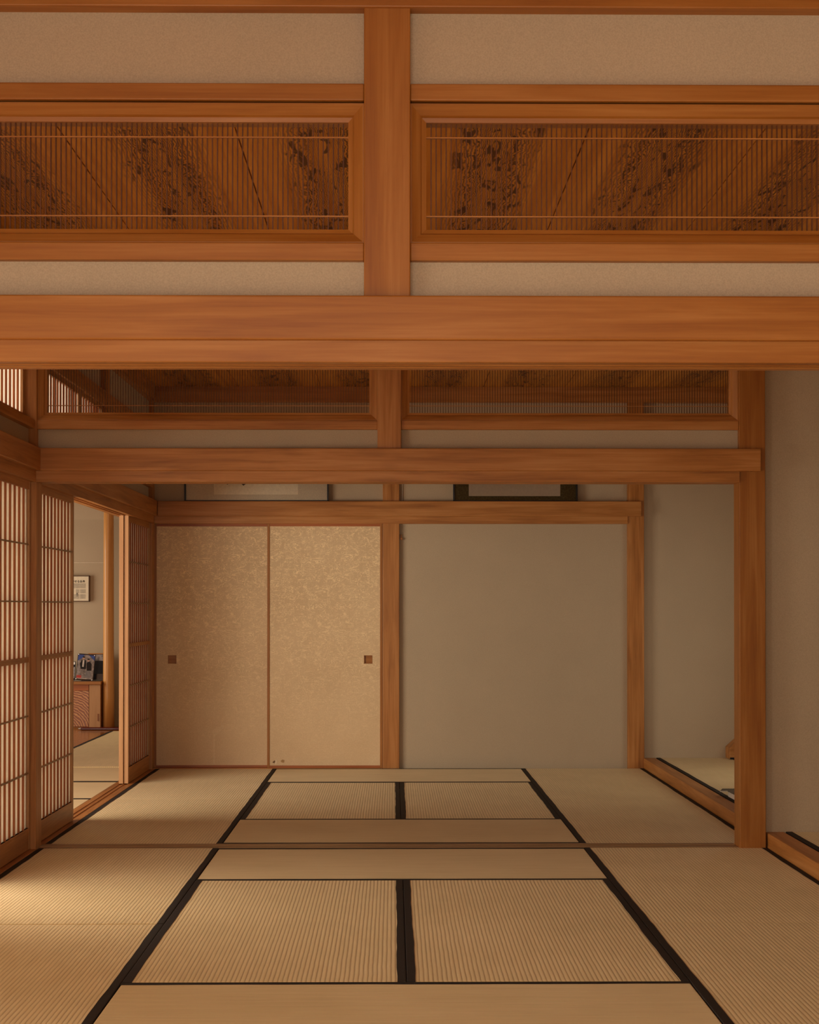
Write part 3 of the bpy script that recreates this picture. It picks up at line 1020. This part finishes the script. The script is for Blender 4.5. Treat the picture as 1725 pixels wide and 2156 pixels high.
def tilt(mb, ox, oy, oz, yaw, lean, rollz):
    cy_, sy_ = math.cos(yaw), math.sin(yaw)
    cl, sl = math.cos(lean), math.sin(lean)
    cr, sr = math.cos(rollz), math.sin(rollz)
    out = []
    for (x, y, z) in mb.v:
        x, z = x * cr + z * sr, -x * sr + z * cr
        y, z = y * cl + z * sl, -y * sl + z * cl
        x, y = x * cy_ - y * sy_, x * sy_ + y * cy_
        out.append((x + ox, y + oy, z + oz))
    mb.v = out
    return mb


def photo(ox, oy, yaw, lean, roll_, w, h, label):
    zt = 0.462
    r = thing('photo_stand', label, 'photo frame', (ox, oy, zt), 'photo frames on the low cabinet')
    P = (ox, oy, zt + 0.004, yaw, lean, roll_)

    def flat(x0, x1, z0, z1, d, m, nm, par=r):
        return tilt(MB().box(x0, x1, -0.0040 - d, -0.0036, z0, z1), *P).build(nm, m, par)

    def poly(pts, d, m, nm, par=r):
        n = len(pts)
        mb = MB()
        mb.v = [(p[0], -0.0040 - d, p[1]) for p in pts] + [(p[0], -0.0037, p[1]) for p in pts]
        mb.f = [tuple(range(n)), tuple(n + i for i in reversed(range(n)))] + [(i, (i + 1) % n, n + (i + 1) % n, n + i) for i in range(n)]
        return tilt(mb, *P).build(nm, m, par)
    tilt(MB().box(-w / 2, w / 2, -0.0035, 0.004, 0, h), *P).build('backing', ACR, r)
    return r, flat, poly, P


w_, h_ = 0.172, 0.262
r1, fl_, po_, P1 = photo(-3.035, 15.075, 0.10, 0.16, 0.09, w_, h_, 'clear photo stand showing two people in black suits, on the cabinet')
ph = fl_(-w_ / 2 + 0.006, w_ / 2 - 0.006, 0.014, h_ - 0.010, 0.0004, PH_GR, 'photograph')
po_([(-w_ / 2 + 0.006, 0.19), (-0.045, 0.215), (-0.02, h_ - 0.010), (-w_ / 2 + 0.006, h_ - 0.010)], 0.0008, PH_BG, 'printed_backdrop', ph)
po_([(0.02, h_ - 0.010), (0.04, 0.235), (w_ / 2 - 0.006, 0.20), (w_ / 2 - 0.006, h_ - 0.010)], 0.0008, PH_BG, 'printed_backdrop', ph)
po_([(-0.058, 0.165), (-0.044, 0.198), (-0.020, 0.205), (-0.002, 0.198), (0.004, 0.16), (0.004, 0.11), (-0.046, 0.11)], 0.0010, PH_SUIT, 'printed_suit', ph)
po_([(0.006, 0.17), (0.020, 0.188), (0.040, 0.184), (0.056, 0.165), (0.060, 0.10), (0.014, 0.098)], 0.0011, PH_SUIT, 'printed_suit', ph)
po_([(-0.034, 0.200), (-0.018, 0.200), (-0.018, 0.132), (-0.034, 0.132)], 0.0013, PH_WHITE, 'printed_shirt', ph)


def disc(cx, cz, rx, rz, k=14):
    return [(cx + rx * math.cos(2 * math.pi * i / k), cz + rz * math.sin(2 * math.pi * i / k)) for i in range(k)]


po_(disc(-0.026, 0.219, 0.012, 0.016), 0.0014, PH_SKIN, 'printed_face', ph)
po_(disc(0.020, 0.200, 0.012, 0.015), 0.0014, PH_SKIN, 'printed_face', ph)
po_(disc(-0.026, 0.229, 0.012, 0.007), 0.0016, PH_SUIT, 'printed_hair', ph)
po_(disc(0.021, 0.211, 0.012, 0.007), 0.0016, PH_SUIT, 'printed_hair', ph)
po_([(0.008, 0.098), (0.052, 0.098), (0.060, 0.03), (0.004, 0.03)], 0.0009, plain('photo_grey_trousers', (0.25, 0.24, 0.25), 0.4), 'printed_trousers', ph)
fl_(-w_ / 2 + 0.008, -w_ / 2 + 0.055, 0.02, 0.048, 0.0011, PH_RED, 'printed_red_cloth', ph)
fl_(-w_ / 2 + 0.016, 0.02, 0.014, 0.020, 0.0012, PH_WHITE, 'printed_caption_band', ph)
for sx in (-1, 1):
    for sz in (0.010, h_ - 0.009):
        mb = MB().tube((sx * (w_ / 2 - 0.009), -0.004, sz), (sx * (w_ / 2 - 0.009), -0.011, sz), 0.0055, 12)
        tilt(mb, *P1).build('corner_stud', STUD, r1, 0, True)
tilt(MB().box(-w_ / 2, w_ / 2, -0.0085, -0.0065, 0, h_), *P1).build('glass_pane', THIN_GLASS, r1)
tilt(MB().box(-0.03, 0.03, 0.004, 0.06, -0.003, 0.003), -3.035, 15.075, 0.4655, 0.10, 0, 0).build('foot', ACR, r1)

r2, fl_, po_, P2 = photo(-2.92, 15.19, 0.05, 0.14, 0.0, 0.20, 0.265, 'dark photo frame with a brown top edge, half behind the clear stand')
fl_(-0.095, 0.095, 0.19, 0.25, 0.0005, PH_GR, 'photograph')
fl_(-0.095, 0.095, 0.06, 0.19, 0.0006, PH_SUIT, 'printed_figures')
fl_(-0.10, 0.10, 0.255, 0.265, 0.004, wood('x', 'aged'), 'top_moulding')
r3, fl_, po_, P3 = photo(-3.20, 15.13, -0.15, 0.14, 0.0, 0.13, 0.185, 'small photo frame with pale top, left of the clear stand')
fl_(-0.06, 0.06, 0.155, 0.18, 0.0005, PH_WHITE, 'photograph')
fl_(-0.06, 0.06, 0.02, 0.13, 0.0006, PH_GR, 'printed_scene')
gt = MB().box(-3.60, -2.875, 15.04, 15.29, 0.4622, 0.4655).build('glass_table_cover', plain('dark_glass', (0.05, 0.05, 0.055), 0.06), None, 0.001)
tag(gt, 'glossy dark cover sheet lying on the low cabinet', 'table cover')
for r_ in (r1, r2, r3):
    r_.location.z += 0.0035

# framed notice on the end wall
nx0, nx1, nz0, nz1 = -3.345, -3.024, 1.243, 1.502
nt_ = thing('framed_notice', 'small framed print with a dark headline on the side room wall', 'picture frame', ((nx0 + nx1) / 2, 15.29, nz0))
NF = plain('dark_brown_frame', (0.10, 0.05, 0.022), 0.4)
t = 0.008
MB().box(nx0, nx1, 15.262, 15.299, nz0, nz0 + t).box(nx0, nx1, 15.262, 15.299, nz1 - t, nz1).box(nx0, nx0 + t, 15.262, 15.299, nz0, nz1).box(
    nx1 - t, nx1, 15.262, 15.299, nz0, nz1).build('frame', NF, nt_, 0.0015)
sh = MB().box(nx0 + t, nx1 - t, 15.270, 15.290, nz0 + t, nz1 - t).build('paper', plain('cream_print_paper', (0.70, 0.60, 0.44), 0.7, var=0.04), nt_)
PRINT = plain('grey_print', (0.22, 0.20, 0.17), 0.8)
mb = MB()
rn = random.Random(4)
yb = 15.2695
for (za, zb) in ((1.424, 1.376), (1.366, 1.326), (1.316, 1.272)):
    x = -3.062
    while x > nx0 + 0.03:
        z = za
        if not (zb < 1.33 and za > 1.33 and x < -3.16 or abs(x + 3.118) < 0.004 and za < 1.37):
            while z > zb:
                L = rn.uniform(0.003, 0.010)
                mb.box(x - 0.0016, x + 0.0010, yb, yb + 0.001, max(zb, z - L), z)
                z -= L + rn.uniform(0.001, 0.0025)
        x -= 0.0052
mb.build('printed_columns', PRINT, sh)
# tree-shaped mark
mb = MB()
mx, mz = -3.146, 1.304
for k, (w, zz) in enumerate(((0.006, 0.026), (0.011, 0.020), (0.016, 0.013))):
    mb.v += [(mx - w, yb - 0.001, mz + zz - 0.006), (mx + w, yb - 0.001, mz + zz - 0.006), (mx, yb - 0.001, mz + zz + 0.005)]
    mb.f.append((3 * k, 3 * k + 1, 3 * k + 2))
mb.box(mx - 0.0018, mx + 0.0018, yb - 0.0012, yb, mz - 0.006, mz + 0.018)
mb.box(mx - 0.008, mx + 0.008, yb - 0.0012, yb, mz - 0.006, mz - 0.003)
mb.build('printed_tree_mark', PRINT, sh)
cu = bpy.data.curves.new('headline', 'FONT')
cu.body = '聞かせる条件'
cu.size = 0.0265
cu.extrude = 0.0003
cu.offset = 0.0006
cu.align_x = 'RIGHT'
tx = bpy.data.objects.new('headline', cu)
COL.objects.link(tx)
tx.parent = sh
tx.rotation_euler = (HP, 0, 0)
tx.location = Vector((-3.066, yb - 0.0004, 1.434)) - Vector(parent_world(sh))
cu.materials.append(INK)
bpy.context.view_layer.update()
dg = bpy.context.evaluated_depsgraph_get()
tm = bpy.data.meshes.new_from_object(tx.evaluated_get(dg))
hl = bpy.data.objects.new('headline', tm)
COL.objects.link(hl)
hl.parent = sh
hl.rotation_euler = tx.rotation_euler
hl.location = tx.location
bpy.data.objects.remove(tx)
hl.name = 'headline'

# ------------------------------------------------------------------ far alcove objects
st_ = thing('low_wooden_stand', 'low wooden stand with a chamfered corner at the far end of the alcove', 'stand', (2.62, 11.2, ZS))
MB().prism([(2.4615, ZS + 0.003), (2.86, ZS + 0.003), (2.86, 0.25), (2.565, 0.25), (2.4615, 0.157)], 'y', 11.20, 11.345).build('stand_body', wood('x', 'aged'), st_, 0.002)
MB().box(2.4625, 2.86, 11.197, 11.20, ZS + 0.003, ZS + 0.016).build('base_strip', BLACK, st_)
slab('floor_alcove_side', 2.522, 2.9, 7.69, 11.35, -0.05, ZS - 0.002, wood('y', 'aged'), 'board strip under the alcove side window', 'floor')

bx = thing('document_box', 'white sided box with dark lid on the alcove mat beside the tall post', 'box', (2.10, 9.12, ZS))
WHITEB = plain('white_card', (0.72, 0.66, 0.58), 0.6, var=0.04)
GREYLID = plain('dark_grey_lid', (0.10, 0.085, 0.06), 0.5)
mb = MB().prism([(1.969, 9.007), (1.971, 8.62), (2.25, 8.62), (2.25, 9.007)], 'z', ZS + 0.002, ZS + 0.034)
mb.build('box_body', WHITEB, bx, 0.001)
MB().prism([(1.915, 8.973), (1.962, 8.985), (1.967, 8.615), (2.255, 8.615), (2.255, 9.10), (1.955, 9.10)], 'z', ZS + 0.0345, ZS + 0.038).build('lid', GREYLID, bx)
MB().prism([(1.913, 8.971), (1.962, 8.982), (1.962, 8.985), (1.915, 8.974)], 'z', ZS + 0.0335, ZS + 0.0392).build('lid_edge', WHITEB, bx)
